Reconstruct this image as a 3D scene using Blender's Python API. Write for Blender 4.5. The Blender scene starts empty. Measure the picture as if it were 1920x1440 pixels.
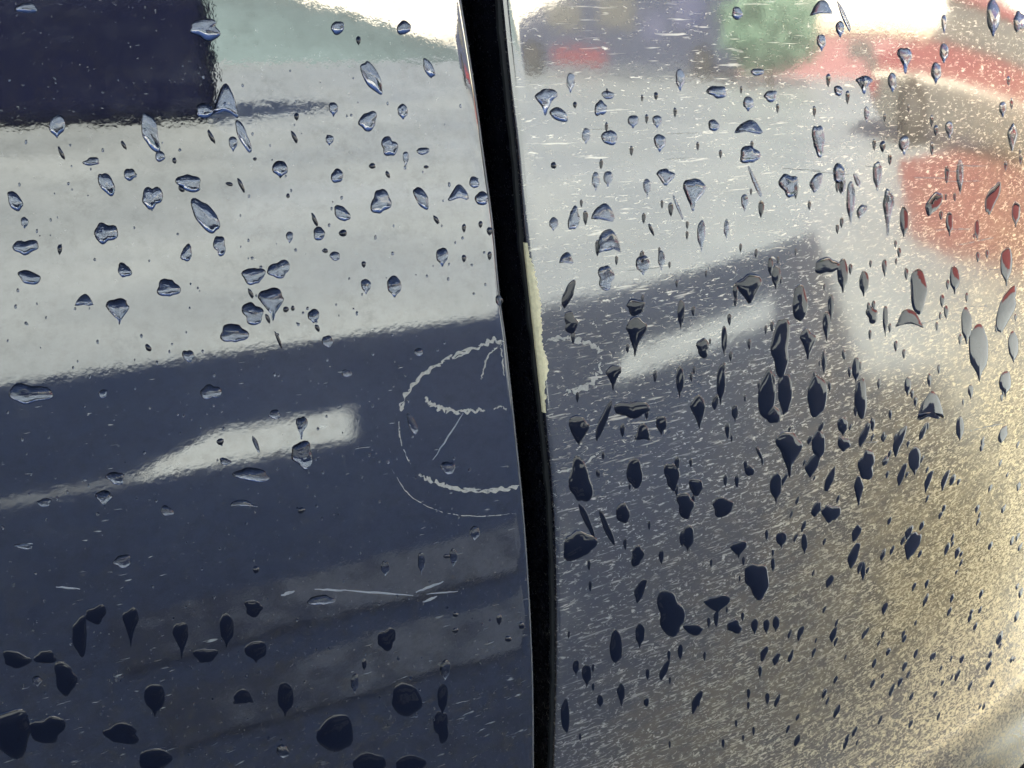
import bpy, bmesh, math, random
from mathutils import Vector, Matrix, noise
random.seed(7)
R = math.radians

# ------------------------------------------------------------------ camera
YAW, PIT, DIST, Z0, FPX = R(29), R(18.2), 0.17, 0.75, 960 / math.tan(R(25))
fw = Vector((math.sin(YAW) * math.cos(PIT), math.cos(YAW) * math.cos(PIT), -math.sin(PIT)))
rt = Vector((math.cos(YAW), -math.sin(YAW), 0))
up = rt.cross(fw)
CAM = Vector((0, 0, Z0)) - DIST * fw
cd = bpy.data.cameras.new('camera')
cam = bpy.data.objects.new('camera', cd)
bpy.context.scene.collection.objects.link(cam)
cam.matrix_world = Matrix((
    (rt.x, up.x, -fw.x, CAM.x), (rt.y, up.y, -fw.y, CAM.y), (rt.z, up.z, -fw.z, CAM.z), (0, 0, 0, 1)))
cd.sensor_width = 36
cd.lens = 18 / math.tan(R(25))
cd.clip_start, cd.clip_end = 0.005, 2000
scn = bpy.context.scene
scn.camera = cam

# ------------------------------------------------------------------ light
SUN_A, SUN_Y = 1.1, 1.43                       # shadow travel per metre of height: x = SUN_A*SUN_Y, y = -SUN_Y
to_sun = Vector((-SUN_A * SUN_Y, SUN_Y, 1)).normalized()
SUN_EL = math.asin(to_sun.z)
w = bpy.data.worlds.new('World')
scn.world = w
w.use_nodes = True
nt = w.node_tree
sky = nt.nodes.new('ShaderNodeTexSky')
sky.sky_type = 'NISHITA'
sky.sun_disc = False
sky.sun_elevation = SUN_EL
sky.sun_rotation = math.atan2(to_sun.x, to_sun.y)
sky.air_density, sky.dust_density, sky.ozone_density = 0.16, 1.0, 1.0
bg = nt.nodes['Background']
bg.inputs[1].default_value = 0.05
nt.links.new(sky.outputs[0], bg.inputs[0])
sl = bpy.data.lights.new('sun', 'SUN')
sl.energy, sl.angle, sl.color = 5.0, R(0.5), (1.0, 0.91, 0.73)
so = bpy.data.objects.new('sun', sl)
scn.collection.objects.link(so)
so.rotation_euler = to_sun.to_track_quat('Z', 'Y').to_euler()
vs = scn.view_settings
vs.view_transform, vs.look, vs.gamma, vs.use_curve_mapping = 'Standard', 'None', 1.0, False
vs.exposure = 4.5
scn.cycles.max_bounces = 5

# ------------------------------------------------------------------ helpers
def link(o):
    scn.collection.objects.link(o)
    return o

def mesh_obj(name, verts, faces, mat, parent=None, smooth=False):
    me = bpy.data.meshes.new(name)
    me.from_pydata([tuple(v) for v in verts], [], faces)
    me.materials.append(mat)
    if smooth:
        me.shade_smooth()
    me.update()
    o = link(bpy.data.objects.new(name, me))
    if parent:
        o.parent = parent
    return o

def bm_obj(name, bm, mat, parent=None, smooth=False):
    me = bpy.data.meshes.new(name)
    bm.normal_update()
    bm.to_mesh(me)
    bm.free()
    me.materials.append(mat)
    if smooth:
        me.shade_smooth()
    o = link(bpy.data.objects.new(name, me))
    if parent:
        o.parent = parent
    return o

def tag(o, label, cat, group=None):
    o['label'], o['category'] = label, cat
    if group:
        o['group'] = group
    return o

def empty(name, loc, rz=0):
    o = link(bpy.data.objects.new(name, None))
    o.location, o.rotation_euler = loc, (0, 0, rz)
    return o

def add_box(bm, x0, x1, y0, y1, z0, z1, bev=0.0, seg=2):
    r = bmesh.ops.create_cube(bm, size=1)
    for v in r['verts']:
        v.co = Vector(((x0 + x1) / 2 + v.co.x * (x1 - x0), (y0 + y1) / 2 + v.co.y * (y1 - y0), (z0 + z1) / 2 + v.co.z * (z1 - z0)))
    if bev:
        es = list({e for v in r['verts'] for e in v.link_edges})
        bmesh.ops.bevel(bm, geom=es, offset=bev, segments=seg, affect='EDGES', profile=0.5)

def box(name, x0, x1, y0, y1, z0, z1, mat, parent=None, bev=0.0, seg=2):
    bm = bmesh.new()
    add_box(bm, x0, x1, y0, y1, z0, z1, bev, seg)
    return bm_obj(name, bm, mat, parent)

def prism(name, pts, y0, y1, mat, parent=None, bev=0.0):
    """side outline pts (x,z) extruded along y"""
    bm = bmesh.new()
    a = [bm.verts.new((x, y0, z)) for x, z in pts]
    f = bm.faces.new(a)
    e = bmesh.ops.extrude_face_region(bm, geom=[f])
    bmesh.ops.translate(bm, verts=[g for g in e['geom'] if isinstance(g, bmesh.types.BMVert)], vec=(0, y1 - y0, 0))
    bmesh.ops.recalc_face_normals(bm, faces=bm.faces)
    if bev:
        bmesh.ops.bevel(bm, geom=list(bm.edges), offset=bev, segments=2, affect='EDGES', profile=0.5)
    return bm_obj(name, bm, mat, parent)

def cyl(name, c, r, h, axis, mat, parent=None, seg=28, r2=None):
    bm = bmesh.new()
    bmesh.ops.create_cone(bm, cap_ends=True, segments=seg, radius1=r, radius2=r if r2 is None else r2, depth=h)
    rot = {'x': Matrix.Rotation(R(90), 4, 'Y'), 'y': Matrix.Rotation(R(90), 4, 'X'), 'z': Matrix()}[axis]
    bmesh.ops.transform(bm, matrix=Matrix.Translation(c) @ rot, verts=bm.verts)
    return bm_obj(name, bm, mat, parent, True)

# ------------------------------------------------------------------ materials
class N:
    """small node builder"""
    def __init__(s, name):
        s.m = bpy.data.materials.new(name)
        s.m.use_nodes = True
        s.t = s.m.node_tree
        s.b = s.t.nodes['Principled BSDF']
        s.out = s.t.nodes['Material Output']
    def n(s, typ, **kw):
        x = s.t.nodes.new(typ)
        for k, v in kw.items():
            setattr(x, k, v)
        return x
    def l(s, a, b):
        s.t.links.new(a, b)
    def val(s, v, sock):
        if isinstance(v, (int, float)):
            sock.default_value = v
        elif isinstance(v, tuple):
            sock.default_value = v
        else:
            s.l(v, sock)
    def math(s, op, a, b=0.0, c=None, clamp=False):
        x = s.n('ShaderNodeMath', operation=op, use_clamp=clamp)
        s.val(a, x.inputs[0]); s.val(b, x.inputs[1])
        if c is not None:
            s.val(c, x.inputs[2])
        return x.outputs[0]
    def coord(s, loc=(0, 0, 0), rot=(0, 0, 0), scale=(1, 1, 1)):
        tc = s.n('ShaderNodeTexCoord')
        mp = s.n('ShaderNodeMapping')
        mp.inputs['Location'].default_value = loc
        mp.inputs['Rotation'].default_value = rot
        mp.inputs['Scale'].default_value = scale
        s.l(tc.outputs['Object'], mp.inputs['Vector'])
        return mp.outputs[0]
    def noise(s, vec, scale, detail=2.0, rough=0.5, dist=0.0):
        x = s.n('ShaderNodeTexNoise')
        s.l(vec, x.inputs['Vector'])
        x.inputs['Scale'].default_value = scale
        x.inputs['Detail'].default_value = detail
        x.inputs['Roughness'].default_value = rough
        x.inputs['Distortion'].default_value = dist
        return x.outputs[0]
    def ramp(s, fac, a, b, smooth=True):
        x = s.n('ShaderNodeMapRange', interpolation_type='SMOOTHSTEP' if smooth else 'LINEAR', clamp=True)
        s.l(fac, x.inputs[0])
        s.val(a, x.inputs[1]); s.val(b, x.inputs[2])
        return x.outputs[0]
    def mixc(s, f, a, b):
        x = s.n('ShaderNodeMix', data_type='RGBA')
        s.val(f, x.inputs[0]); s.val(a, x.inputs[6]); s.val(b, x.inputs[7])
        return x.outputs[2]

def plain(name, col, rough=0.5, metal=0.0, var=0.15, scale=8.0, ior=1.5, bump=0.0):
    q = N(name)
    f = q.noise(q.coord(), scale, 4)
    c2 = tuple(c * (1 - var) for c in col) + (1,)
    c1 = tuple(min(1, c * (1 + var)) for c in col) + (1,)
    q.l(q.mixc(f, c2, c1), q.b.inputs['Base Color'])
    q.b.inputs['Roughness'].default_value = rough
    q.b.inputs['Metallic'].default_value = metal
    q.b.inputs['IOR'].default_value = ior
    if bump:
        bp = q.n('ShaderNodeBump')
        bp.inputs['Distance'].default_value = bump
        q.l(f, bp.inputs['Height'])
        q.l(bp.outputs[0], q.b.inputs['Normal'])
    return q.m

PAINT_IOR = 2.2
ARX, ARZ, ARR, ARW, ARK = 0.1225, 0.302, 0.317, 0.098, 0.46      # wheel arch: centre, radius, flare width, flare slope

def paint(name, scratched):
    q = N(name)
    P = q.coord()
    big = q.noise(P, 14, 3)
    col = q.mixc(big, (0.0016, 0.0024, 0.0075, 1), (0.003, 0.004, 0.010, 1))
    q.l(col, q.b.inputs['Base Color'])
    q.b.inputs['IOR'].default_value = PAINT_IOR
    # orange peel + fine haze of the clear coat
    peel = q.noise(P, 420, 2, 0.55)
    fine = q.noise(P, 1900, 2, 0.6)
    bp = q.n('ShaderNodeBump'); bp.inputs['Distance'].default_value = 1.0
    hgt = q.math('ADD', q.math('MULTIPLY', peel, 4.0e-6 if not scratched else 5e-6), q.math('MULTIPLY', fine, 1.5e-6 if not scratched else 2.2e-6))
    q.l(hgt, bp.inputs['Height'])
    q.l(bp.outputs[0], q.b.inputs['Normal'])
    smear = q.noise(q.coord(rot=(0, R(12), 0), scale=(0.25, 1, 1)), 60, 4)
    q.b.inputs['Roughness'].default_value = 0.02
    q.l(q.math('MULTIPLY_ADD', smear, 0.035 if not scratched else 0.07, 0.012), q.b.inputs['Roughness'])
    ROUGH = q.b.inputs['Roughness']
    # abraded coat: tiny scratches and pits scatter whatever light is about
    sep = q.n('ShaderNodeSeparateXYZ'); q.l(P, sep.inputs[0])
    X, Zc = sep.outputs[0], sep.outputs[2]
    ab = q.n('ShaderNodeBsdfPrincipled')
    ab.inputs['Base Color'].default_value = (0.50, 0.52, 0.48, 1)
    ab.inputs['Metallic'].default_value = 1.0
    ab.inputs['Roughness'].default_value = 0.42
    if scratched:
        # wear grows downwards and towards the wheel arch
        u = q.math('MULTIPLY_ADD', X, 5.2, q.math('MULTIPLY', q.math('SUBTRACT', 0.80, Zc), 6.0))   # 0 top-left .. ~1.6 bottom-right
        wob = q.math('MULTIPLY_ADD', q.noise(P, 26, 3), 0.55, -0.27)
        u = q.math('ADD', u, wob)
        s1 = q.noise(q.coord(rot=(0, R(6), 0), scale=(0.24, 1, 1)), 2300, 2, 0.6, 0.6)      # near-horizontal scuffs
        s2 = q.noise(q.coord(rot=(0, R(17), 0), scale=(0.07, 1, 1), loc=(.3, 0, .2)), 1700, 2, 0.55, 0.3)   # long hairlines
        pit = q.noise(q.coord(rot=(0, R(30), 0), scale=(0.62, 1, 1), loc=(.1, 0, .5)), 1250, 3, 0.65, 0.8)
        def thr(n_, k_, a_, b_):
            return q.ramp(n_, q.math('MULTIPLY_ADD', u, -k_, a_), q.math('MULTIPLY_ADD', u, -k_, b_))
        t1 = thr(s1, 0.105, 0.635, 0.775)
        t2 = q.math('MULTIPLY', thr(s2, 0.040, 0.650, 0.77), 0.7)
        t3 = thr(pit, 0.120, 0.670, 0.80)
        pat = q.ramp(q.noise(P, 70, 3), 0.25, 0.62)
        m = q.math('MAXIMUM', q.math('MAXIMUM', q.math('MULTIPLY', t1, pat), t2), t3)
        q.l(q.math('ADD', q.math('MULTIPLY_ADD', smear, 0.06, 0.02), q.math('MULTIPLY', q.ramp(u, 0.35, 1.5), 0.17)), ROUGH)
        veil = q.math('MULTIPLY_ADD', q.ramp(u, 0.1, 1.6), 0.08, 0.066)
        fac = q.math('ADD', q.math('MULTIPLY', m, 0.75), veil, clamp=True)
    else:
        u = q.math('MULTIPLY', q.math('SUBTRACT', 0.725, Zc), 14.0)
        s1 = q.noise(q.coord(rot=(0, R(14), 0), scale=(0.2, 1, 1)), 1700, 2, 0.6, 0.4)
        dust = q.noise(q.coord(loc=(.4, .1, .2)), 2100, 2, 0.6)
        pat = q.ramp(q.noise(P, 38, 3), 0.42, 0.66)
        t1 = q.math('MULTIPLY', q.ramp(s1, q.math('MULTIPLY_ADD', u, -0.06, 0.67), q.math('MULTIPLY_ADD', u, -0.06, 0.78)), pat)
        t2 = q.ramp(dust, 0.66, 0.80)
        m = q.math('MAXIMUM', q.math('MULTIPLY', t1, 0.8), q.math('MULTIPLY', t2, 0.22))
        gm = q.ramp(q.noise(q.coord(loc=(.2, .3, .6), scale=(0.7, 1, 1)), 260, 5, 0.7), 0.42, 0.75)
        gb = q.ramp(q.noise(P, 45, 4, 0.6), 0.35, 0.7)
        fac = q.math('ADD', m, q.math('MULTIPLY', q.math('MULTIPLY', gm, gb), 0.03), clamp=True)
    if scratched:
        # road dirt near the arch, with reflected golden ground put into its colour
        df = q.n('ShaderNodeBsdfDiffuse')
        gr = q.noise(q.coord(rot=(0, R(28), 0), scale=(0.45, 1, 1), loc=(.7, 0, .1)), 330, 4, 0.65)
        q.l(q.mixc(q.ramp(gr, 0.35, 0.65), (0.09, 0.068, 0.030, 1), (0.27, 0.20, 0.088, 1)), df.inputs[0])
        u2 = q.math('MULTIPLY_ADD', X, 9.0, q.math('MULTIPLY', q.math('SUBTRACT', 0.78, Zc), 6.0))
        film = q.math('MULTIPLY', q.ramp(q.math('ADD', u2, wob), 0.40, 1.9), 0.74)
        # tan film thinned along the arch lip so its bright reflection shows
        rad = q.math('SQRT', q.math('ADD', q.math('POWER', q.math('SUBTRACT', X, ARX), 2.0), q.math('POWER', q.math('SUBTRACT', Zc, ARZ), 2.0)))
        lip_fade = q.ramp(rad, 0.350, 0.376)
        film = q.math('MULTIPLY', film, q.math('MULTIPLY_ADD', lip_fade, 0.75, 0.25))
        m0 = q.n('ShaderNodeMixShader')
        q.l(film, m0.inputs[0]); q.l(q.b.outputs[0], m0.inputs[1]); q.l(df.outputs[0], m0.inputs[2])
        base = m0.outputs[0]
        q.l(q.mixc(q.ramp(q.math('ADD', u2, wob), 0.5, 1.7), (0.56, 0.53, 0.44, 1), (0.64, 0.52, 0.29, 1)), ab.inputs['Base Color'])  # flecks and veil tinted gold for the sunlit ground they mirror
    else:
        # thin uneven film of dried dirt dulls the mirror
        df = q.n('ShaderNodeBsdfDiffuse')
        df.inputs[0].default_value = (0.058, 0.050, 0.030, 1)
        f1 = q.ramp(q.noise(q.coord(loc=(.9, .2, .4), scale=(0.8, 1, 1)), 620, 6, 0.75), 0.40, 0.72)
        f2 = q.ramp(q.noise(q.coord(loc=(.5, .2, .9)), 90, 4, 0.6), 0.30, 0.75)
        low = q.ramp(Zc, 0.76, 0.66)
        film = q.math('MULTIPLY_ADD', q.math('MULTIPLY', f1, q.math('MULTIPLY_ADD', f2, 0.6, 0.4)), q.math('MULTIPLY_ADD', low, 0.34, 0.24), q.math('MULTIPLY_ADD', low, 0.10, 0.02))
        m0 = q.n('ShaderNodeMixShader')
        q.l(film, m0.inputs[0]); q.l(q.b.outputs[0], m0.inputs[1]); q.l(df.outputs[0], m0.inputs[2])
        base = m0.outputs[0]
    mx = q.n('ShaderNodeMixShader')
    q.l(fac, mx.inputs[0]); q.l(base, mx.inputs[1]); q.l(ab.outputs[0], mx.inputs[2])
    q.l(mx.outputs[0], q.out.inputs[0])
    return q.m

M = {}
M['door'] = paint('navy_paint_door', False)
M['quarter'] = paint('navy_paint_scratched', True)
M['rubber'] = plain('black_rubber', (0.0025, 0.0025, 0.003), 0.7, ior=1.2)
M['hem'] = plain('dark_hem', (0.006, 0.007, 0.007), 0.5, scale=900, var=0.6, ior=1.25)
M['body'] = plain('navy_paint_plain', (0.004, 0.006, 0.014), 0.15)
M['chip'] = plain('primer_chip', (0.56, 0.50, 0.29), 0.8, scale=1500, var=0.35, bump=1e-4)
M['edge'] = plain('hem_highlight', (0.10, 0.10, 0.095), 0.35, scale=700, var=0.7)
M['ragged_line'] = plain('pale_matte', (0.27, 0.26, 0.21), 0.7, scale=2500, var=0.6)
M['scar'] = plain('bare_scratch', (0.17, 0.18, 0.18), 0.5, scale=2000, var=0.3)

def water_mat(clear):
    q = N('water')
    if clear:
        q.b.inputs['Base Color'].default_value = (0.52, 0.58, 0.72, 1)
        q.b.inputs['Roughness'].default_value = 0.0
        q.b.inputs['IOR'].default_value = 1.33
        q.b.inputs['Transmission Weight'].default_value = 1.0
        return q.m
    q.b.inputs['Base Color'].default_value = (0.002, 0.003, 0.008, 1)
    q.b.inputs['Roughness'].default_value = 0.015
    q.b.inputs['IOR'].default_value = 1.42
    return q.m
M['water'] = water_mat(False)
M['water_clear'] = water_mat(True)

def ground_mat():
    q = N('worn_tarmac')
    P = q.coord()
    a = q.noise(P, 0.5, 5, 0.6)
    b = q.noise(P, 38, 4, 0.7)
    c = q.mixc(q.ramp(a, 0.35, 0.65), (0.212, 0.248, 0.275, 1), (0.282, 0.324, 0.352, 1))
    c = q.mixc(q.math('MULTIPLY', q.ramp(b, 0.45, 0.62), 0.45), c, (0.11, 0.10, 0.085, 1))
    q.l(c, q.b.inputs['Base Color'])
    wet = q.ramp(q.noise(q.coord(loc=(3, 1, 0)), 0.8, 4, 0.6), 0.40, 0.62)
    q.l(q.math('MULTIPLY_ADD', wet, -0.14, 0.46), q.b.inputs['Roughness'])
    bp = q.n('ShaderNodeBump'); bp.inputs['Distance'].default_value = 0.002
    q.l(b, bp.inputs['Height']); q.l(bp.outputs[0], q.b.inputs['Normal'])
    return q.m
M['ground'] = ground_mat()
def line_mat():
    q = N('worn_line_paint')
    P = q.coord()
    sp = q.n('ShaderNodeSeparateXYZ'); q.l(P, sp.inputs[0])
    wear = q.math('ADD', q.noise(P, 14, 5, 0.7), q.math('MULTIPLY', q.ramp(sp.outputs[0], 0.45, 0.08), 0.22))
    q.l(q.mixc(q.ramp(wear, 0.44, 0.72), (0.78, 0.75, 0.60, 1), (0.24, 0.25, 0.24, 1)), q.b.inputs['Base Color'])
    q.b.inputs['Roughness'].default_value = 0.7
    return q.m
M['line'] = line_mat()
M['hose'] = plain('bright_steel', (0.93, 0.91, 0.82), 0.28, 1.0, var=0.05)
M['navy'] = plain('navy_steel', (0.0028, 0.0036, 0.010), 0.9, scale=2, ior=1.08)
M['hill'] = plain('misty_hill', (0.085, 0.125, 0.14), 0.9, scale=0.2, var=0.3)
M['bus'] = plain('blue_grey_paint', (0.016, 0.021, 0.040), 0.6, ior=1.2)
M['glass'] = plain('car_glass', (0.032, 0.034, 0.034), 0.5, ior=1.25)
M['darkglass'] = plain('dark_glass', (0.015, 0.02, 0.05), 0.15)
M['red'] = plain('red_paint', (0.085, 0.018, 0.022), 0.7, ior=1.2)
M['redmirror'] = plain('red_car_reflection', (0.16, 0.035, 0.035), 0.8, scale=2.5, var=0.45)
M['white'] = plain('white_paint', (0.26, 0.26, 0.23), 0.8, ior=1.2)
M['tyre'] = plain('tyre', (0.012, 0.012, 0.012), 0.9, ior=1.1)
M['alloy'] = plain('alloy', (0.03, 0.03, 0.03), 0.7, 0.0, ior=1.2)
M['cloud'] = plain('cloud', (0.33, 0.325, 0.305), 1.0, scale=0.02, var=0.12, ior=1.05)
M['leaf'] = plain('leaf', (0.055, 0.105, 0.075), 0.7, scale=3, var=0.4)
M['bark'] = plain('bark', (0.09, 0.065, 0.045), 0.9)
M['wallred'] = plain('red_render', (0.13, 0.055, 0.06), 0.8, scale=0.8)
M['roof'] = plain('tan_roof', (0.26, 0.22, 0.17), 0.8, scale=0.8)

# ------------------------------------------------------------------ panel surface y = -S(x, z)
def S(x, z):
    s = -(z - Z0) ** 2 / 12.0
    if x > 0:
        s -= x * x / (2 * 0.70)
        if z > 0.76:
            s -= 1.8 * x * (z - 0.76) ** 2
        if x > 0.075 and z > 0.735:
            s -= 130.0 * (min(x, 0.16) - 0.075) ** 2 * (min(z, 0.84) - 0.735) ** 2
        r = math.hypot(x - ARX, z - ARZ)
        q = min(ARW - (r - ARR), ARW + 0.002)
        if q > 0:
            s += ARK * q ** 3 / (3 * ARW * ARW)
        if r < ARR:
            s -= min((ARR - r) ** 2 / 0.012, 0.06)
    return s

def normal(x, z, e=2e-5):
    return Vector((-(S(x + e, z) - S(x - e, z)) / (2 * e), -1, -(S(x, z + e) - S(x, z - e)) / (2 * e))).normalized()

def hit(px, py):
    d = fw * FPX + rt * (px - 960) - up * (py - 720)
    t = -CAM.y / d.y
    for _ in range(6):
        x, y, z = CAM.x + d.x * t, CAM.y + d.y * t, CAM.z + d.z * t
        t += (-S(x, z) - y) / d.y
    return CAM + d * t

def on_panel(px, py, h=0.0):
    p = hit(px, py)
    return p + normal(p.x, p.z) * h

def curve(pts):
    ks = sorted((hit(a, b).z, hit(a, b).x) for a, b in pts)
    def f(z):
        if z <= ks[0][0]:
            (z0, x0), (z1, x1) = ks[0], ks[2]
        elif z >= ks[-1][0]:
            (z0, x0), (z1, x1) = ks[-3], ks[-1]
        else:
            for i in range(len(ks) - 1):
                if ks[i][0] <= z <= ks[i + 1][0]:
                    # catmull-rom through the measured points
                    p = [ks[max(0, i - 1)], ks[i], ks[i + 1], ks[min(len(ks) - 1, i + 2)]]
                    t = (z - p[1][0]) / (p[2][0] - p[1][0])
                    m1 = (p[2][1] - p[0][1]) / (p[2][0] - p[0][0]) * (p[2][0] - p[1][0])
                    m2 = (p[3][1] - p[1][1]) / (p[3][0] - p[1][0]) * (p[2][0] - p[1][0])
                    t2, t3 = t * t, t * t * t
                    return (2 * t3 - 3 * t2 + 1) * p[1][1] + (t3 - 2 * t2 + t) * m1 + (-2 * t3 + 3 * t2) * p[2][1] + (t3 - t2) * m2
        # beyond the picture the seam runs on and straightens out
        base = ks[0] if z <= ks[0][0] else ks[-1]
        sl_ = (x1 - x0) / (z1 - z0)
        dz = z - base[0]
        return base[1] + sl_ * 0.05 * math.tanh(dz / 0.05)
    return f

xL = curve([(867, 0), (895, 180), (911, 300), (927, 420), (940, 560), (951, 640), (966, 780), (984, 960), (996, 1140), (1002, 1300), (1003, 1440)])
xR = curve([(944, 0), (962, 180), (975, 300), (985, 420), (1000, 560), (1009, 640), (1024, 780), (1040, 960), (1045, 1140), (1044, 1300), (1040, 1440)])

def zrows():
    z, out = 0.34, []
    while z < 1.0205:
        out.append(z)
        z += 0.0015 if 0.628 < z < 0.845 else 0.02
    out[-1] = 1.02
    return out
ROWS = zrows()

def panel(name, edge, sgn, far, mat, parent):
    us, u = [], 0.0
    while u < 0.19:
        us.append(u); u += 0.0015
    while u < far:
        us.append(u); u += 0.03
    us.append(far)
    rr = 0.0008
    hem = [(rr - rr * math.sin(R(a)), rr - rr * math.cos(R(a))) for a in (90, 72, 54, 36, 18)]     # (inset from edge, depth)
    prof = [(0.0, 0.016), (0.0, 0.008), (0.0, 0.003)] + hem
    vs_, fs = [], []
    for z in ROWS:
        e = edge(z)
        for ins, dep in prof:
            x = e + sgn * ins
            vs_.append((x, -S(x, z) + dep, z))
        for u in us:
            x = e + sgn * (rr + u)
            vs_.append((x, -S(x, z), z))
    nC = len(prof) + len(us)
    for j in range(len(ROWS) - 1):
        for i in range(nC - 1):
            a = j * nC + i
            q = (a, a + 1, a + 1 + nC, a + nC)
            fs.append(q if sgn > 0 else q[::-1])
    return mesh_obj(name, vs_, fs, mat, parent, True)

car = tag(empty('car', (0, 0, 0)), 'wet dark navy car, its door and scratched fender panel meeting at a black gap', 'car')
door = panel('door_panel', xL, -1, 1.25, M['door'], car)
door['label'] = 'glossy dark door panel left of the gap, beaded with rain'
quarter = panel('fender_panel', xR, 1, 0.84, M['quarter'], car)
quarter['label'] = 'heavily scratched dark fender panel right of the gap, curving to the wheel arch'

# the gap: dark channel with a rubber seal and the folded inner hem of the fender
vs_, fs = [], []
for z in ROWS:
    a, b = xL(z), xR(z)
    vs_ += [(a - 0.004, 0.015, z), ((a + b) / 2, 0.017, z), (b + 0.004, 0.015, z)]
for j in range(len(ROWS) - 1):
    for i in (0, 1):
        k = j * 3 + i
        fs.append((k, k + 1, k + 4, k + 3))
mesh_obj('gap_channel', vs_, fs, M['rubber'], car)
vs_, fs = [], []
ang = [R(-110 + 22 * i) for i in range(11)]
for z in ROWS:
    a, b = xL(z), xR(z)
    cx = a * 0.60 + b * 0.40
    rr = (b - a) * 0.40
    for t in ang:
        vs_.append((cx + rr * math.sin(t), 0.0125 - rr * 0.8 * math.cos(t) - 0.0, z))
n = len(ang)
for j in range(len(ROWS) - 1):
    for i in range(n - 1):
        k = j * n + i
        fs.append((k, k + 1, k + 1 + n, k + n))
mesh_obj('rubber_seal', vs_, fs, M['rubber'], car, True)
# thin highlight of the door hem, put in as a pale strip along the gap
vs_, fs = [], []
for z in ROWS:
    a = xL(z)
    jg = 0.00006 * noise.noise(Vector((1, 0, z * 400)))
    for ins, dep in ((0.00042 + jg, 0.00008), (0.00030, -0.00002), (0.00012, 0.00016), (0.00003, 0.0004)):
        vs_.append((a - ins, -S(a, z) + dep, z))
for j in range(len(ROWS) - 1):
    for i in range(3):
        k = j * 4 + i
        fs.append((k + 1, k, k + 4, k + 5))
mesh_obj('hem_highlight', vs_, fs, M['edge'], door, True)
# inner hem of the fender seen inside the gap
vs_, fs = [], []
for z in ROWS:
    b = xR(z)
    jag = 0.00025 * noise.noise(Vector((0, 0, z * 260)))
    x0 = b - 0.00075 + jag
    vs_ += [(x0, 0.0016, z), (x0 + 0.0002, 0.0012, z), (b + 0.0001, 0.0011, z)]
for j in range(len(ROWS) - 1):
    for i in (0, 1):
        k = j * 3 + i
        fs.append((k, k + 1, k + 4, k + 3))
mesh_obj('inner_hem', vs_, fs, M['hem'], quarter)

# chipped edge of the fender, primer showing through
def chip():
    Ls = [(455, 6), (470, 10), (490, 13), (510, 17), (530, 19), (552, 21), (575, 22), (600, 19), (620, 18), (640, 15), (655, 18), (675, 22), (690, 23), (704, 22), (715, 17), (728, 12), (740, 9), (748, 11), (760, 9), (772, 5), (780, 2)]
    vs_, fs = [], []
    rows = []
    y = 455.0
    while y <= 780:
        for i in range(len(Ls) - 1):
            if Ls[i][0] <= y <= Ls[i + 1][0]:
                t = (y - Ls[i][0]) / (Ls[i + 1][0] - Ls[i][0])
                wd = Ls[i][1] * (1 - t) + Ls[i + 1][1] * t
        rows.append((y, wd + random.uniform(-2.6, 2.6)))
        y += 2.5
    K = 7
    for y, wd in rows:
        z = hit(1000, y).z
        # find z on the edge for this picture row
        for _ in range(3):
            z = z + (hit(960 + 0, y).z - hit(960, y).z)
        e = xR(z)
        wm = max(0.0001, (wd - 8) * 8.6e-5)
        for i in range(K):
            t = i / (K - 1)
            if i == 0:
                vs_.append((e - 0.00012, -S(e, z) + 0.0018, z)); continue
            if i == 1:
                vs_.append((e - 0.00012, -S(e, z) + 0.0006, z)); continue
            tt = (i - 2) / (K - 3)
            x = e + 0.0001 + wm * tt
            dep = 0.0 if x - e > 0.0008 else 0.0008 - math.sqrt(max(0, 0.0008 ** 2 - (0.0008 - (x - e)) ** 2))
            lift = 0.00010 * (1 - tt ** 4) + random.uniform(-1, 1) * 0.00003
            vs_.append((x, -S(x, z) + dep - lift - (0.00002 if i < K - 1 else -0.00003), z))
    for j in range(len(rows) - 1):
        for i in range(K - 1):
            k = j * K + i
            fs.append((k, k + 1, k + 1 + K, k + K))
    o = mesh_obj('paint_chip', vs_, fs, M['chip'], quarter)
    o['label'] = 'cream primer bared along the chipped fender edge'
chip()

# long scratches on the door that stand out one by one
def scratch(pts, wd, parent):
    vs_, fs = [], []
    for i, (px, py) in enumerate(pts):
        t = i / (len(pts) - 1)
        hw = wd * (0.25 + 0.75 * math.sin(math.pi * min(0.95, max(0.05, t)))) / 2
        a, b = pts[max(0, i - 1)], pts[min(len(pts) - 1, i + 1)]
        dx, dy = b[0] - a[0], b[1] - a[1]
        L = math.hypot(dx, dy)
        nx, ny = -dy / L, dx / L
        vs_ += [on_panel(px + nx * hw, py + ny * hw, 1.5e-5), on_panel(px, py, 4e-5), on_panel(px - nx * hw, py - ny * hw, 1.5e-5)]
    for i in range(len(pts) - 1):
        for k in (0, 1):
            a = i * 3 + k
            fs.append((a, a + 1, a + 4, a + 3))
    return mesh_obj('scratch', vs_, fs, M['scar'], parent)

def jitter(x0, y0, x1, y1, n=8, j=0.8):
    return [(x0 + (x1 - x0) * i / n + random.uniform(-j, j), y0 + (y1 - y0) * i / n + random.uniform(-j, j)) for i in range(n + 1)]
for a in [(526, 1117, 552, 1108, 6), (590, 1105, 655, 1107, 4), (640, 1106, 775, 1117, 4), (780, 1110, 832, 1090, 5), (793, 1129, 820, 1118, 5), (800, 1114, 858, 1109, 3), (28, 1024, 62, 1019, 4), (105, 1100, 150, 1104, 4), (812, 862, 868, 775, 3), (1400, 350, 1340, 365, 3)]:
    if a[0] < 950:
        scratch(jitter(*a[:4]), a[4], door)

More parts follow.
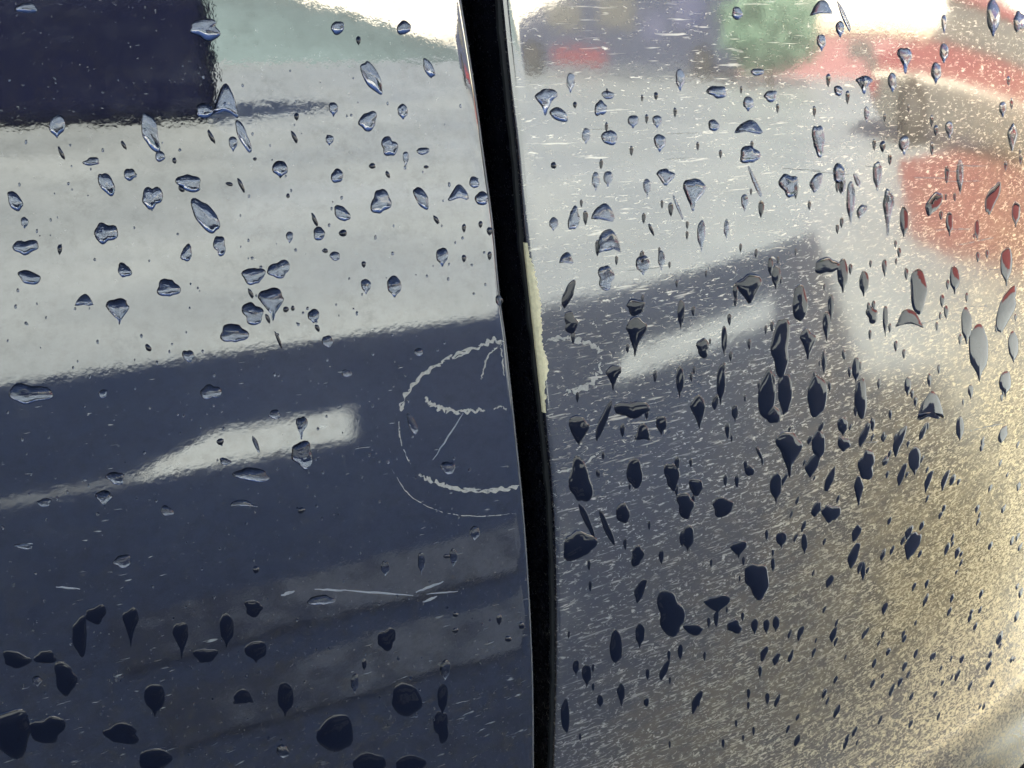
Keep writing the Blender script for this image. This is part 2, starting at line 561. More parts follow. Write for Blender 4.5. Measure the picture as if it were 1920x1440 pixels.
def spline_px(P, n=14):
    P = [Vector((a, b, 0)) for a, b in P]
    out = []
    for i in range(len(P) - 1):
        p0, p1, p2, p3 = P[max(0, i - 1)], P[i], P[i + 1], P[min(len(P) - 1, i + 2)]
        for k in range(n):
            t = k / n
            q = 0.5 * ((2 * p1) + (p2 - p0) * t + (2 * p0 - 5 * p1 + 4 * p2 - p3) * t * t + (3 * p1 - p0 - 3 * p2 + p3) * t ** 3)
            out.append((q.x, q.y))
    return out + [(P[-1].x, P[-1].y)]
def ragged_line(P, wd, parent, rough=1.0, seed=0, skip=0.12, mat='ragged_line'):
    """pale ragged line: many short strokes along a path"""
    rnd = random.Random(seed)
    path = spline_px(P)
    vs_, fs = [], []
    for k, (px, py) in enumerate(path):
        a, b = path[max(0, k - 1)], path[min(len(path) - 1, k + 1)]
        dx, dy = b[0] - a[0], b[1] - a[1]
        Ld = math.hypot(dx, dy) or 1
        nx, ny = -dy / Ld, dx / Ld
        t = k / (len(path) - 1)
        nz = noise.noise(Vector((px * 0.11, py * 0.11, seed * 3.7)))
        hw = wd * 0.30 * max(0.06, 0.75 + 1.1 * nz) * min(1, 6 * t + .1, 6 * (1 - t) + .1)
        wv = wd * 0.22 * math.sin(k * 0.95 + seed) * rough
        cx, cy = px + nx * wv, py + ny * wv
        vs_ += [on_panel(cx + nx * hw, cy + ny * hw, 1.2e-5), on_panel(cx, cy, 3.0e-5), on_panel(cx - nx * hw, cy - ny * hw, 1.2e-5)]
    for k in range(len(path) - 1):
        if rnd.random() < skip * 0.6:
            continue
        for m_ in (0, 1):
            a = k * 3 + m_
            fs.append((a, a + 1, a + 4, a + 3))
    i = 0
    while i < len(path) - 3:
        L = rnd.randint(4, 9)
        seg = path[i:i + L]
        i += max(1, L - rnd.randint(1, 3))
        if rnd.random() < skip or len(seg) < 2:
            continue
        ox, oy = rnd.uniform(-1, 1) * wd * 0.35 * rough, rnd.uniform(-1, 1) * wd * 0.35 * rough
        hw0 = wd * rnd.uniform(0.12, 0.32)
        n0 = len(vs_)
        for k, (px, py) in enumerate(seg):
            a, b = seg[max(0, k - 1)], seg[min(len(seg) - 1, k + 1)]
            dx, dy = b[0] - a[0], b[1] - a[1]
            Ld = math.hypot(dx, dy) or 1
            nx, ny = -dy / Ld, dx / Ld
            t = k / (len(seg) - 1)
            hw = hw0 * (0.15 + math.sin(math.pi * t) * 0.85) * rnd.uniform(0.6, 1.3)
            cx, cy = px + ox + rnd.uniform(-.6, .6), py + oy + rnd.uniform(-.9, .9)
            vs_ += [on_panel(cx + nx * hw, cy + ny * hw, 1.2e-5), on_panel(cx, cy, 3.5e-5), on_panel(cx - nx * hw, cy - ny * hw, 1.2e-5)]
        for k in range(len(seg) - 1):
            for m_ in (0, 1):
                a = n0 + k * 3 + m_
                fs.append((a, a + 1, a + 4, a + 3))
    return mesh_obj('pale_stroke', vs_, fs, M[mat], parent)
rings = [  # pale ragged strips laid as ring arcs across both panels
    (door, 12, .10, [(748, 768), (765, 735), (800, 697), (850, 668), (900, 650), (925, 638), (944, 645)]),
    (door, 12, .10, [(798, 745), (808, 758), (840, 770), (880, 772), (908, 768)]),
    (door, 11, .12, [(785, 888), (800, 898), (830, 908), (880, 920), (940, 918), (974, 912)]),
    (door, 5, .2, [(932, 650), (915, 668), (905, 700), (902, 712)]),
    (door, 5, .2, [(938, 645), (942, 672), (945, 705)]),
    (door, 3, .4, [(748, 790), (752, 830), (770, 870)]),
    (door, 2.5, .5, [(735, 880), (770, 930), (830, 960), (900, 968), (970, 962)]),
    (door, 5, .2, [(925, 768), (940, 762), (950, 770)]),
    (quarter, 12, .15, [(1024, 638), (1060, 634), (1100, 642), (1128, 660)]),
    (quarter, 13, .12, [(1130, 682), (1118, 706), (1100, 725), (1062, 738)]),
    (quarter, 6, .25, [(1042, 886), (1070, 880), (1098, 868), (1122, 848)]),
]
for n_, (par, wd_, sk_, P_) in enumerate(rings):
    o = ragged_line(P_, wd_, par, seed=n_, skip=sk_)
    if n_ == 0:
        o['label'] = 'ragged white arc on the door beside the gap'
for n_ in range(26):                                   # hairlines on the fender that stand out singly
    r_ = random.Random(100 + n_)
    x_, y_ = r_.uniform(1060, 1850), r_.uniform(180, 900)
    L_ = r_.uniform(25, 75)
    sl_ = r_.uniform(-0.28, -0.02) if y_ > 400 else r_.uniform(-0.08, 0.12)
    o = ragged_line([(x_, y_), (x_ + L_ / 2, y_ + L_ / 2 * sl_ + r_.uniform(-1, 1)), (x_ + L_, y_ + L_ * sl_)], r_.uniform(1.6, 3.0), quarter, 0.6, 200 + n_, 0.25)
    o.name = 'scratch'

# ------------------------------------------------------------------ unseen rest of the car, shaped to cast the shadow and sun patches
def slab(name, pts, z0, z1):
    vs_ = [(x, y, z0) for x, y in pts] + [(x, y, z1) for x, y in pts]
    n = len(pts)
    fs = [tuple(range(n))[::-1], tuple(range(n, 2 * n))] + [(i, (i + 1) % n, (i + 1) % n + n, i + n) for i in range(n)]
    return mesh_obj(name, vs_, fs, M['body'], car)
BELT, ROOF = 1.28, 1.90
def tail_x(y):
    return 0.84 - SUN_A * y                       # unseen tail cut along the sun so the ground beyond stays lit
slab('unseen_floor_pan', [(-4.6, 0.02), (tail_x(0.02), 0.02), (tail_x(1.6), 1.6), (-4.6, 1.6)], 0.22, 0.335)
slab('unseen_front_side', [(-4.6, 0.0), (-1.27, 0.0), (-1.27, 0.04), (-4.6, 0.04)], 0.34, BELT)
slab('unseen_door_shoulder', [(-1.26, 0.025), (0.80, 0.025), (0.80, 0.06), (-1.26, 0.06)], 1.0, BELT)
slab('tail', [(0.84, 0.05), (tail_x(1.55), 1.60), (tail_x(1.55) - 0.06, 1.60), (0.78, 0.05)], 0.34, ROOF - 0.04)
slab('unseen_far_side', [(-4.6, 1.56), (tail_x(1.6), 1.56), (tail_x(1.6), 1.60), (-4.6, 1.60)], 0.34, BELT)
slab('unseen_roof_side', [(-4.6, 0.12), (0.76, 0.12), (0.76 - 0.54 * SUN_A, 0.66), (-4.6, 0.66)], ROOF - 0.03, ROOF)  # slit between the roof plates is shaped to let the sun strip through
slab('unseen_roof_far_side', [(-4.6, 0.96), (0.76 - 0.84 * SUN_A, 0.96), (tail_x(1.5), 1.5), (-4.6, 1.5)], ROOF - 0.03, ROOF)
def window_block(name, x0b, x1b, x0t, x1t, z0=None):
    z0 = z0 or BELT + 0.001
    z1 = ROOF - 0.031
    k = (z1 - z0)
    pts = [(x0b, z0), (x1b, z0), (x1b + x1t * k, z1), (x0b + x0t * k, z1)]
    prism(name, pts, 0.06, 0.11, M['body'], car)
window_block('unseen_rear_pillar', 0.30, 0.78, 0, 0)
window_block('centre_shade_block', -1.39, -0.70, -1.05, 0)  # unseen block, its width and lean shaped to end the sun patch
window_block('front_shade_block', -4.6, -1.93, 0, 0.05, BELT + 0.084)  # unseen long block, slot below it shaped for the thin sun streak
def wheel(nm, c, r, wd, parent):
    t = cyl(nm, c, r, wd, 'y', M['tyre'], parent)
    cyl('rim', (c[0], c[1], c[2]), r * 0.62, wd + 0.02, 'y', M['alloy'], t)
    return t
wheel('wheel', (ARX, 0.20, ARZ + 0.012), 0.30, 0.2, car)

# ------------------------------------------------------------------ ground
g = mesh_obj('ground', [(-400, -600, 0), (600, -600, 0), (600, 400, 0), (-400, 400, 0)], [(0, 1, 2, 3)], M['ground'])
g['kind'] = 'structure'
def stripe(y0, y1, x0, x1):
    n = 40
    vs_, fs = [], []
    for i in range(n + 1):
        x = x0 + (x1 - x0) * i / n
        j = 0.012 * noise.noise(Vector((x * 9, y0 * 5, 0)))
        k = 0.012 * noise.noise(Vector((x * 9, y1 * 5, 4)))
        tp = 1
        m = (y0 + y1) / 2
        vs_ += [(x, m + (y0 - m) * tp + j, 0.004), (x, m + (y1 - m) * tp + k, 0.004)]
    for i in range(n):
        fs.append((2 * i, 2 * i + 1, 2 * i + 3, 2 * i + 2))
    return mesh_obj('painted_line', vs_, fs, M['line'])
s = stripe(-1.30, -1.155, 0.08, 0.86); s['kind'] = 'structure'
s = stripe(-1.08, -0.955, 0.10, 0.72); s['kind'] = 'structure'

# ------------------------------------------------------------------ things across the lot (seen as reflections)
def at(az, dist):
    return Vector((math.sin(R(az)) * dist, -math.cos(R(az)) * dist, 0))

# dark navy skip
c = at(14.4, 11.6)
t = tag(empty('skip_container', (c.x, c.y, 0), R(9)), 'dark navy steel container with rounded corners standing on the pale lot', 'container')
box('body', -5.2, 0, -1.4, 0, 0.02, 1.35, M['navy'], t, 0.24, 6)

# misty hill silhouettes at the end of the lot
def hill(name, prof, dist, mat, depth=40):
    vs_, fs = [], []
    n = 160
    for i in range(n + 1):
        az = prof[0][0] + (prof[-1][0] - prof[0][0]) * i / n
        for k in range(len(prof) - 1):
            if prof[k][0] <= az <= prof[k + 1][0]:
                t = (az - prof[k][0]) / (prof[k + 1][0] - prof[k][0])
                el = prof[k][1] * (1 - t) + prof[k + 1][1] * t
        hgt = max(0.05, dist * math.tan(R(el)) + 0.75)
        hgt *= 1 + 0.10 * noise.fractal(Vector((az * 1.3, dist, 0)), 1.0, 2.0, 4)
        p0, p1, p2 = at(az, dist), at(az, dist + depth * 0.35), at(az, dist + depth)
        vs_ += [(p0.x, p0.y, -0.05), (p0.x + (p1.x - p0.x) * 0.3, p0.y + (p1.y - p0.y) * 0.3, hgt * 0.6), (p1.x, p1.y, hgt * (dist + depth * .35) / dist), (p2.x, p2.y, -0.05)]
    for i in range(n):
        for k in range(3):
            a = i * 4 + k
            fs.append((a, a + 1, a + 5, a + 4))
    o = mesh_obj(name, vs_, fs, mat, None, True)
    o['kind'] = 'structure'
hill('hills', [(-60, 5), (10, 4.5), (15, 3.0), (18, 2.2), (21, 1.4), (24, 0.3), (26, -0.5), (29, -0.6), (33, -0.1), (40, 0.4), (60, 0.9), (75, 1.3), (110, 2)], 48, M['hill'])

# bank of white cloud low over the horizon
def cloud_bank():
    vs_, fs = [], []
    na, nr = 220, 12
    for i in range(na + 1):
        az = -110 + 250 * i / na
        top = 42 * (1 + 0.55 * noise.fractal(Vector((az * 0.06, 0, 0)), 1.0, 2.0, 4))
        for j in range(nr + 1):
            t = j / nr
            d = 340 + 60 * t * t - 14 * noise.fractal(Vector((az * 0.12, t * 3, 5)), 1.0, 2.0, 4)
            p = at(az, d)
            vs_.append((p.x, p.y, -2 + top * math.sin(t * math.pi / 2)))
    for i in range(na):
        for j in range(nr):
            a = i * (nr + 1) + j
            fs.append((a, a + 1, a + nr + 2, a + nr + 1))
    o = mesh_obj('sky_cloud_bank', vs_, fs, M['cloud'], None, True)
    o['kind'] = 'structure'
cloud_bank()

# blue-grey coach
def coach():
    c = at(37.5, 29)
    t = tag(empty('coach', (c.x, c.y, 0), R(37.5)), 'blue grey coach with a sloping front at the far end of the lot', 'bus')
    prism('body', [(-4.6, 0.25), (-4.6, 1.05), (-3.3, 1.45), (-1.2, 2.3), (0.4, 2.7), (5.0, 2.75), (5.0, 0.25)], -1.2, 1.2, M['bus'], t, 0.06)
    for x0, x1, z0, z1, m in ((-2.6, -1.3, 1.15, 1.75, 'glass'), (-0.7, 0.7, 1.2, 2.0, 'glass'), (1.0, 1.9, 0.95, 1.6, 'darkglass'), (2.2, 3.4, 1.25, 2.1, 'darkglass')):
        box('window', x0, x1, 1.201, 1.24, z0, z1, M[m], t, 0.015)
    box('red_panel', -2.4, -0.4, 1.202, 1.25, 0.35, 0.62, M['red'], t, 0.015)
    for x in (-3.2, 3.4):
        wheel('wheel', (x, 1.05, 0.42), 0.42, 0.34, t)
coach()

# green tree
def tree(az, dist, hgt, rx, label):
    c = at(az, dist)
    t = tag(empty('tree', (c.x, c.y, 0)), label, 'tree')
    cyl('trunk', (0, 0, hgt * 0.2), 0.12, hgt * 0.4, 'z', M['bark'], t, 10, 0.07)
    vs_, fs = [], []
    for i in range(2600):
        d = Vector((random.gauss(0, 1), random.gauss(0, 1), random.gauss(0, 1))).normalized() * random.random() ** 0.4
        k = 1 + 0.35 * noise.noise(d * 2.2)
        p = Vector((d.x * rx * k, d.y * rx * k, hgt * 0.55 + d.z * hgt * 0.45 * k))
        a = Vector((random.gauss(0, 1), random.gauss(0, 1), random.gauss(0, 1))).normalized() * 0.13
        b = a.orthogonal().normalized() * 0.10
        n = len(vs_)
        vs_ += [p - a, p + b, p + a, p - b]
        fs.append((n, n + 1, n + 2, n + 3))
    mesh_obj('crown', vs_, fs, M['leaf'], t)
tree(50.2, 24, 2.3, 1.7, 'round pale green tree standing beside the blue grey coach')

# long low red building with a pale roof
c = at(58, 34)
t = tag(empty('building', (c.x, c.y, 0), R(62)), 'long low red walled building with tan roof behind the red car', 'building')
box('wall', -9, 14, -5, 0, 0, 1.35, M['wallred'], t)
prism('roof', [(-9.4, 1.352), (-9.0, 1.75), (14, 1.75), (14.4, 1.352)], -5.3, 0.3, M['roof'], t)
for i in range(6):
    f = box('window', -7.5 + i * 3.4, -6.1 + i * 3.4, 0.001, 0.05, 0.55, 1.1, M['glass'], t)

# red car
def red_car():
    c = at(70, 10.4)
    t = tag(empty('parked_car', (c.x, c.y, 0), R(64)), 'red parked car with a white side stripe above grey lower cladding', 'car')
    prism('body', [(-1.75, 0.30), (-1.95, 0.50), (-1.90, 0.74), (-0.9, 0.93), (2.4, 0.96), (2.75, 0.72), (2.75, 0.30)], -0.85, 0.85, M['red'], t, 0.05)
    prism('lower_cladding', [(-1.55, 0.16), (-1.80, 0.34), (-1.72, 0.56), (2.70, 0.57), (2.78, 0.16)], -0.88, 0.89, M['glass'], t, 0.02)
    box('side_stripe', -1.85, 2.7, 0.852, 0.895, 0.575, 0.64, M['white'], t, 0.01)
    prism('window_band', [(-0.75, 0.935), (-0.05, 1.30), (1.9, 1.32), (2.35, 0.95)], -0.74, 0.80, M['glass'], t, 0.03)
    prism('roof', [(-0.25, 1.325), (0.0, 1.43), (1.7, 1.45), (2.05, 1.325)], -0.72, 0.74, M['red'], t, 0.03)
    box('headlight', -1.97, -1.75, 0.45, 0.86, 0.64, 0.74, M['glass'], t, 0.03)
    for x in (-1.05, 1.85):
        wheel('wheel', (x, 0.80, 0.31), 0.31, 0.22, t)
red_car()

# reflection of the red car in wet tarmac, put in as a red patch
def ground_px(px, py, h):
    p = hit(px, py); nn = normal(p.x, p.z)
    d = (p - CAM).normalized(); r = d - 2 * d.dot(nn) * nn
    return p + r * ((h - p.z) / r.z)
quad = [ground_px(1685, 300, 0.004), ground_px(1960, 275, 0.004), ground_px(1960, 520, 0.004), ground_px(1710, 455, 0.004)]
vs_, fs = [], []
for i in range(25):
    for j in range(25):
        a, b = i / 24, j / 24
        p = quad[0] * (1 - a) * (1 - b) + quad[1] * a * (1 - b) + quad[2] * a * b + quad[3] * (1 - a) * b
        k = 0.12 if (i in (0, 24) or j in (0, 24)) else 0
        vs_.append((p.x + k * noise.noise(p * 5), p.y + k * noise.noise(p * 5 + Vector((9, 0, 0))), 0.004))
for i in range(24):
    for j in range(24):
        a = i * 25 + j
        fs.append((a, a + 25, a + 26, a + 1))
o = mesh_obj('red_reflection_patch', vs_, fs, M['redmirror'])
o['kind'] = 'structure'

# ------------------------------------------------------------------ rain drops on the panels
# picture-scale list: x, y, width, height, shape  (o oval, b irregular, t tear, v tailed, s / z slanted runs, u arched, h hooked)
DROPS = """50,15,36,24,b;385,55,58,38,b;107,238,30,40,t;288,248,30,76,h;424,200,46,60,u;383,208,34,28,o;456,255,20,58,s;437,270,17,25,t;396,256,9,28,s;115,287,9,25,s;232,272,8,18,s;172,303,30,16,b;300,293,20,20,o;327,301,9,12,o;200,345,27,46,s;243,327,21,25,o;285,370,35,46,b;355,343,44,34,b;340,354,10,15,s;430,345,15,8,s;452,347,9,28,s
525,318,28,30,t;625,205,17,24,t;556,219,10,14,t;552,257,10,23,s;618,263,15,18,t;632,330,23,27,o;633,52,24,27,o;540,367,8,9,o;478,298,8,7,o;28,377,26,38,s;46,418,14,20,t;198,437,40,42,b;48,463,44,30,b;112,468,10,18,t;385,405,42,66,s;412,460,24,36,b;590,412,9,26,s;598,438,23,25,o;543,445,14,19,t;350,475,22,30,b;628,480,20,17,o;610,470,10,10,o
697,145,30,66,s;804,128,18,38,s;757,52,26,27,o;672,76,10,15,t;690,227,36,34,b;755,210,19,27,t;730,275,29,38,b;761,297,12,23,t;793,283,24,14,o;698,311,14,11,o;727,327,8,15,s;799,313,10,7,o;714,378,34,50,b;790,371,26,40,s;860,367,38,30,u;889,342,19,22,o;903,372,26,25,o;641,400,26,33,s;818,412,9,18,s;870,428,9,15,t;901,421,9,12,t;918,434,12,15,t;643,437,15,15,o;829,482,22,32,t;870,485,9,14,t;918,480,9,16,t;686,537,19,25,t;739,538,27,36,t;682,496,9,12,t;936,563,14,20,o
1023,185,42,48,v;1048,215,34,26,s;1070,155,16,33,t;1140,178,24,16,o;1126,203,21,32,b;1078,197,8,12,t;1187,228,20,22,t;1143,258,29,30,o;1232,228,17,22,t;1099,255,15,27,t;1237,268,22,30,t;1038,310,12,13,o;1230,180,8,14,t;1117,340,15,30,t;1140,335,17,26,t;1213,352,14,30,t;1248,330,34,36,v;1300,358,42,66,v;1271,388,6,50,s;1038,420,17,22,t;1076,410,20,46,b;1132,405,46,34,u;1140,460,44,50,u;1221,430,7,26,s;1062,488,29,21,u;1136,520,33,42,b;1065,552,22,50,z;1205,497,25,34,t;1240,488,14,32,t;1070,605,26,40,b;1192,575,38,28,b;1192,622,42,70,v
1382,25,21,24,o;1275,150,18,36,t;1420,135,24,15,o;1345,172,34,26,b;1403,195,21,24,t;1338,235,21,22,o;1405,243,50,28,u;1405,290,34,38,b;1445,180,27,20,b;1535,262,26,54,b;1480,347,34,46,b;1530,342,22,38,z;1573,325,24,36,o;1416,342,10,54,s;1396,380,14,28,t;1315,442,16,50,t;1362,430,10,32,t;1595,380,17,70,t;1615,396,17,28,z;1645,330,18,48,t;1580,350,12,28,t;1607,338,10,26,s;1540,20,42,28,u;1583,32,9,62,s;1575,55,17,27,t;1540,80,17,28,t;1697,107,29,46,v;1770,100,18,32,t;1755,137,20,34,t;1673,155,16,34,t;1620,155,33,32,v;1572,170,17,20,o;1862,35,24,66,t;1770,45,10,32,t;1911,40,20,42,b
1625,215,10,28,t;1780,243,16,28,t;1755,245,10,20,t;1695,272,20,32,t;1655,275,12,20,t;1898,255,20,56,v;1880,205,14,26,t;1800,332,14,56,t;1750,382,28,46,z;1860,372,22,66,z;1695,417,16,56,t;1665,388,22,84,v;1780,420,14,40,t;1905,402,16,44,t;1832,432,10,34,t;1405,537,48,64,v;1455,520,17,42,t;1277,590,14,50,t;1358,640,11,54,t;1318,652,26,34,b;1500,568,27,76,o;1550,498,42,34,b;1580,517,22,56,t;1620,532,18,44,t;1722,545,34,82,o;1558,577,12,44,t;1550,612,16,50,t;1515,640,29,62,v;1635,590,22,32,b;1660,602,10,54,t;1705,602,48,36,u;1790,525,20,46,t;1885,582,34,84,z;1887,500,24,64,t;1812,612,20,64,t
1835,662,38,94,t;1900,652,20,54,t;1464,650,38,100,b;1438,742,34,92,o;1472,735,30,70,o;1450,778,26,36,o;1532,742,36,84,o;1614,747,26,72,o;1605,695,14,46,t;1545,680,10,38,t;1352,722,18,66,t;1310,767,32,62,v;1340,755,11,26,o;1378,775,12,30,t;1702,725,13,32,t;1745,772,46,60,u;1730,810,12,32,z;1885,720,24,42,t;1800,805,15,44,t;1820,735,10,26,t;1880,815,18,32,z;1480,842,54,80,v;1535,837,25,54,t;1523,872,28,42,z;1580,800,20,32,t;1582,832,22,30,b;1620,815,16,48,z;1685,827,20,54,z;1625,872,34,52,b;1715,865,24,48,t;1660,865,12,20,z;1690,890,14,42,z;1424,850,8,32,s;1405,882,19,22,o;1455,915,22,52,t;1555,900,14,52,z;1610,917,22,54,v;1740,902,12,42,z;1771,900,12,38,z
1355,950,44,34,b;1305,912,30,30,b;1285,947,34,46,b;1530,955,20,28,z;1558,962,32,36,b;785,660,18,15,o;773,795,16,38,s;840,877,24,28,b;1150,702,30,46,v;1185,767,60,36,b;1085,802,40,62,v;1130,790,15,84,z;1205,817,32,32,u;1240,797,22,32,t;1275,717,16,52,t;1190,887,30,58,o;1260,892,26,56,b;1088,902,42,84,b;1168,962,26,40,o;1100,975,12,70,s;1138,990,14,62,s;1085,1022,60,56,b;1195,1042,24,38,b;650,700,20,14,o
55,520,42,26,s;233,507,26,26,b;158,567,31,26,u;222,578,46,48,v;315,540,38,38,b;475,517,38,36,b;523,505,42,32,b;510,563,54,56,v;474,588,38,42,b;470,550,8,22,s;536,580,11,12,o;549,578,8,10,o;502,597,8,20,s;588,593,22,24,t;595,615,9,15,s;522,637,7,34,s;438,625,46,40,b;614,640,20,24,o;353,667,20,25,b;278,652,12,14,s;55,738,74,40,b;395,735,36,30,b;193,738,18,15,b;515,777,23,16,b;565,797,24,40,v;567,852,44,46,b;413,828,15,13,o;480,833,9,32,s;422,865,20,14,b;472,890,60,28,b;217,896,31,26,b;195,932,40,27,v;83,942,28,15,b;313,958,25,18,b;455,946,50,13,u;565,957,15,12,b
230,1052,36,22,b;45,1024,34,11,b;480,1068,12,15,o;475,1140,36,30,b;602,1125,46,20,b;425,1182,28,56,t;340,1192,34,64,v;385,1228,40,32,b;245,1167,34,66,v;150,1192,32,66,b;180,1152,40,34,b;30,1236,50,34,b;85,1232,36,30,b;70,1276,22,20,v;122,1272,42,60,b;20,1372,90,80,b;88,1368,62,56,b;290,1312,38,56,t;455,1312,42,30,u;480,1222,40,38,t;535,1312,32,56,t;228,1376,72,36,b;290,1424,60,46,o;530,1408,24,24,o
762,1312,60,60,o;630,1375,66,74,o;835,1256,20,34,t;830,1312,20,54,t;828,1362,26,64,b;725,1198,38,38,b;722,1066,16,26,t;790,1056,13,38,t;850,1046,14,32,t;890,1000,20,23,t;838,1043,15,9,o;683,1246,10,20,t;665,1282,16,32,t;854,1152,11,11,o;854,1182,13,11,o;936,1162,12,18,t;953,1198,15,11,o;978,1173,11,15,o;692,1432,60,44,o;770,1432,62,30,o
1155,1212,26,60,o;1200,1192,19,40,t;1257,1150,50,84,b;1080,1252,13,26,t;1100,1267,18,38,t;1165,1302,14,36,t;1125,1315,12,22,t;1212,1315,12,20,o;1245,1257,15,38,z;1060,1342,18,60,o;1200,1107,20,46,z;1385,1027,38,30,v;1290,1010,24,44,t;1420,1087,50,62,b;1345,1130,52,36,v;1465,1012,20,28,t;1508,1020,12,34,t;1605,1000,16,34,z;1600,1042,20,48,z;1710,1022,26,56,z;1655,1040,10,24,z;1618,1072,10,34,t;1377,1175,30,24,b;1415,1175,14,26,t;1437,1175,12,26,t;1455,1170,14,26,t;1300,1180,38,20,b;1500,1187,12,26,z;1562,1190,12,30,z;1432,1226,14,28,z;1455,1236,14,22,z;1555,1090,14,24,z;1735,1125,9,26,z;1665,1222,9,18,z;1545,1300,10,20,z;1305,1316,16,42,z;1425,1260,8,24,t"""

def outline(kind, w, h, rnd):
    ph = [rnd.uniform(0, 6.28) for _ in range(4)]
    am = {'o': .07, 'b': .14, 't': .05, 'v': .11, 's': .08, 'z': .09, 'u': .10, 'h': .08}[kind]
    def f(th):
        x, y = math.cos(th), math.sin(th)                 # y down in the picture
        k = 1 + am * (math.sin(2 * th + ph[0]) + 0.8 * math.sin(3 * th + ph[1]) + 0.5 * math.sin(5 * th + ph[2]) + 0.15 * math.sin(8 * th + ph[3]))
        x, y = x * k, y * k
        if kind == 't':
            if y > 0.55:                                  # thin tail under a round head
                s_ = min(1, (y - 0.55) / 0.45)
                x *= 1 - 0.72 * min(1, s_ * 1.6)
                y = 0.42 + 0.75 * s_
            else:
                y = -0.30 + 0.85 * y if y < 0 else -0.30 + y * 1.31
        elif kind == 'v':
            x *= 1 - 0.78 * (min(1, max(0, y + 0.2)) ** 1.1)
            y = y * 0.8 if y < 0 else y * 1.2
        px, py = x * w / 2, y * h / 2
        if kind == 's':
            px += py * 0.42
        elif kind == 'z':
            px -= py * 0.40
            px *= 1 - 0.35 * max(0, y)
        elif kind == 'h':
            px += 0.35 * w * y * abs(y) - 0.2 * w
        elif kind == 'u':
            py += (px / (w / 2)) ** 2 * h * 0.42 - h * 0.18
            py = py if y < 0 else py * 0.62
        return px, py
    return f

def drop_mesh(cx, cy, w, h, kind, rnd, seg=24, rings=(1, .95, .86, .70, .45, .2), flat=1.0):
    f = outline(kind, w, h, rnd)
    px = 8.4e-5
    H = 0.20 * min(w, h) * px * flat * rnd.uniform(0.8, 1.2)
    if min(w, h) > 28:
        H *= 0.72
    H = min(H, 0.0011)
    sag = rnd.uniform(0.10, 0.30)                    # drops hang: fuller at the foot
    vs_ = []
    for rho in rings:
        for i in range(seg):
            x, y = f(i * 2 * math.pi / seg)
            b = (1 - rho ** 2.6) ** 0.62
            b *= 1 + sag * (y * rho) / (h / 2 + 1e-6)
            if w > 26:
                b *= 1 + 0.10 * noise.noise(Vector((x * rho * 0.09 + cx, y * rho * 0.09, cy)))
            vs_.append(on_panel(cx + x * rho, cy + y * rho, H * b - 2e-5 if rho == 1 else H * b))
    vs_.append(on_panel(cx, cy, H))
    fs = []
    for j in range(len(rings) - 1):
        for i in range(seg):
            a, b = j * seg + i, j * seg + (i + 1) % seg
            fs.append((a, b, b + seg, a + seg))
    t = (len(rings) - 1) * seg
    for i in range(seg):
        fs.append((t + i, t + (i + 1) % seg, len(vs_) - 1))
    return vs_, [q[::-1] for q in fs]

def edge_px(cy):
    return 867 + (1003 - 867) * min(1, max(0, cy / 1440)) ** 0.8

SHAPE = {'o': 'oval drop', 'b': 'ragged drop', 't': 'tear drop', 'v': 'tailed drop', 's': 'left-leaning streak', 'z': 'right-leaning streak', 'u': 'arched drop', 'h': 'hooked streak'}
def describe(cx, cy, w, h, kind):
    left = cx < edge_px(cy) + 50
    m = max(w, h)
    size = 'tiny' if m < 14 else 'little' if m < 20 else 'small' if m < 28 else 'medium' if m < 40 else 'large' if m < 60 else 'huge'
    tone = '' if min(w, h) / m > 0.75 else ' slim' if min(w, h) / m < 0.42 else ' longish'
    if left:
        col = ['at the far left of the door', 'left of the door middle', 'right of the door middle', 'on the door by the gap'][min(3, int(cx / 240))]
        row = 'near the top' if cy < 130 else 'below the dark block' if cy < 300 and cx < 480 else 'high up' if cy < 300 else 'in the pale upper half' if cy < 450 else 'low in the pale half' if cy < 650 else 'in the navy shade' if cy < 820 else 'below the sun patch' if cy < 1000 else 'above the grey lines' if cy < 1130 else 'among the grey lines' if cy < 1270 else 'along the bottom'
    else:
        col = ['on the fender by the gap', 'left of the fender middle', 'right of the fender middle', 'at the fender far right'][min(3, int((cx - 1000) / 230))]
        row = ['near the top', 'high up', 'in the upper third', 'just above mid height', 'just below mid height', 'in the lower third', 'low down', 'along the bottom'][min(7, int(cy / 170))]
    return size + tone + ' ' + SHAPE[kind] + ' ' + row + ', ' + col

drops = []
for part in DROPS.replace('\n', ';').split(';'):
    q = part.strip().split(',')
    if len(q) == 5:
        drops.append((float(q[0]), float(q[1]), float(q[2]), float(q[3]), q[4]))
drops.sort(key=lambda d: -d[2] * d[3])
seen, rest = {}, []
for i, (cx, cy, w_, h_, kind) in enumerate(drops):
    rnd = random.Random(int(cx * 7 + cy * 13))
    if i >= 298:
        rest.append((cx, cy, w_, h_, kind)); continue
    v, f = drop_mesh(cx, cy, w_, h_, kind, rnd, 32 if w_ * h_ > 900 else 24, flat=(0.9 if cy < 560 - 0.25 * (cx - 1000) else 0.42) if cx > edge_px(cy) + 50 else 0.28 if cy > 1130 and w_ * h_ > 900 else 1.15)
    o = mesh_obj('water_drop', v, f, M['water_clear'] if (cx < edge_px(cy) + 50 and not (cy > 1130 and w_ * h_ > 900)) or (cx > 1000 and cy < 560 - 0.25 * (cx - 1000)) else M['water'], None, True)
    tag(o, describe(cx, cy, w_, h_, kind), 'water drop')
    seen.setdefault(o['label'], []).append(o)
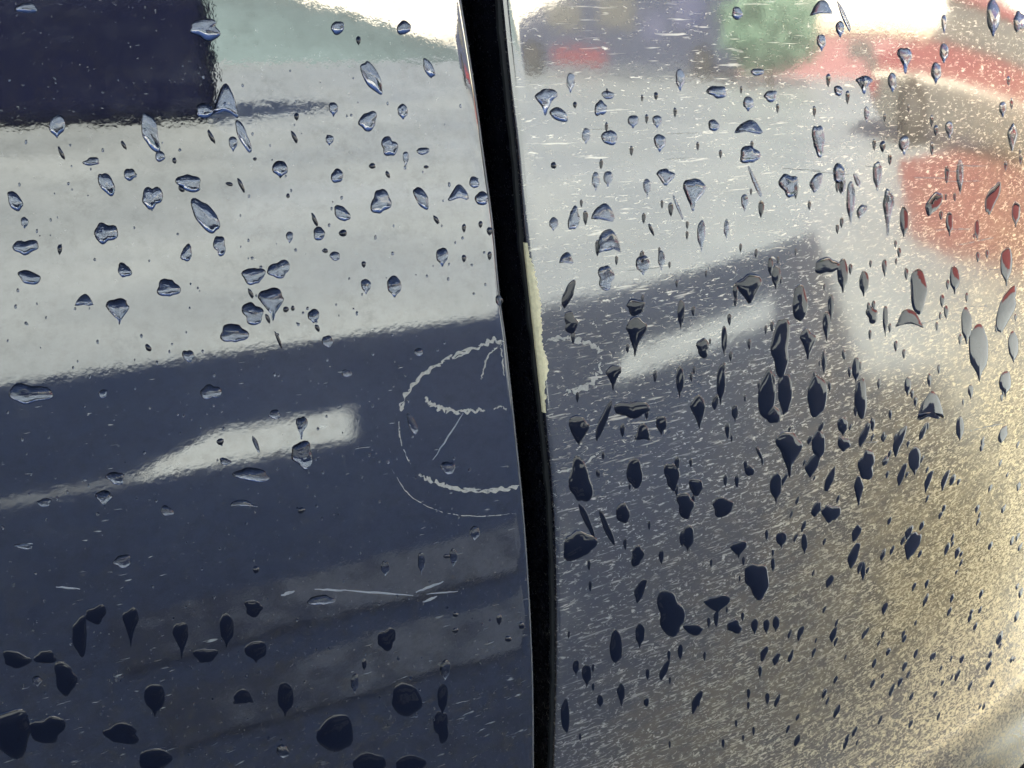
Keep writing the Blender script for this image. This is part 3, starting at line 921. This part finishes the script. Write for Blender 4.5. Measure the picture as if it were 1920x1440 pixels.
for lab, os_ in seen.items():
    k = len(os_)
    for o in os_:
        o['group'] = 'rain drops on the car panels'
    if k > 1:                                          # alike and close together: told apart by their order
        os_.sort(key=lambda o: sum(v.co.x for v in o.data.vertices) / len(o.data.vertices))
        words = {2: ['left one', 'right one'], 3: ['left one', 'middle one', 'right one']}.get(k)
        if words is None:
            words = ['leftmost'] + [['second', 'third', 'fourth', 'fifth', 'sixth', 'seventh', 'eighth', 'ninth'][i] + ' one' for i in range(k - 2)] + ['rightmost']
        for o, wd in zip(os_, words):
            o['label'] = lab + ', ' + wd
            if len(o['label'].split()) > 16:
                o['label'] = o['label'].replace('longish ', '').replace('slim ', '')

# fine spray, too small to pick apart singly
vs_, fs = [], []
def add_fine(cx, cy, w_, h_, kind, rnd, flat=1.0):
    v, f = drop_mesh(cx, cy, w_, h_, kind, rnd, 10, (1, .8, .45), flat)
    n = len(vs_)
    vs_.extend(v)
    fs.extend(tuple(k + n for k in q) for q in f)
rnd = random.Random(3)
for d in rest:
    add_fine(*d, rnd)
for i in range(720):
    cx, cy = rnd.uniform(1060, 1915), rnd.uniform(150, 1400)
    if rnd.random() > 0.25 + 0.75 * ((cx - 1000) / 900) * (cy / 1400):
        continue
    s_ = rnd.uniform(0.55, 1.0) + 0.7 * rnd.random() ** 4
    add_fine(cx, cy, 8 * s_, 20 * s_, 'z' if cx > 1450 and cy > 800 else 't', rnd, 0.5)
def spray(name, label, mat):
    o = mesh_obj(name, vs_, fs, mat, None, True)
    o['kind'] = 'stuff'
    tag(o, label, 'droplets')
spray('fine_droplets', 'fine spray of tiny dark droplets scattered over the scratched fender', M['water'])
vs_, fs = [], []
for i in range(330):
    cx, cy = rnd.uniform(5, 920), rnd.uniform(120, 1420)
    if cx > edge_px(cy) - 12:
        continue
    s_ = rnd.uniform(2.5, 6)
    add_fine(cx, cy, s_, s_ * rnd.uniform(1, 1.7), 'o', rnd)
spray('fine_droplets', 'fine spray of tiny clear droplets scattered over the glossy door', M['water_clear'])
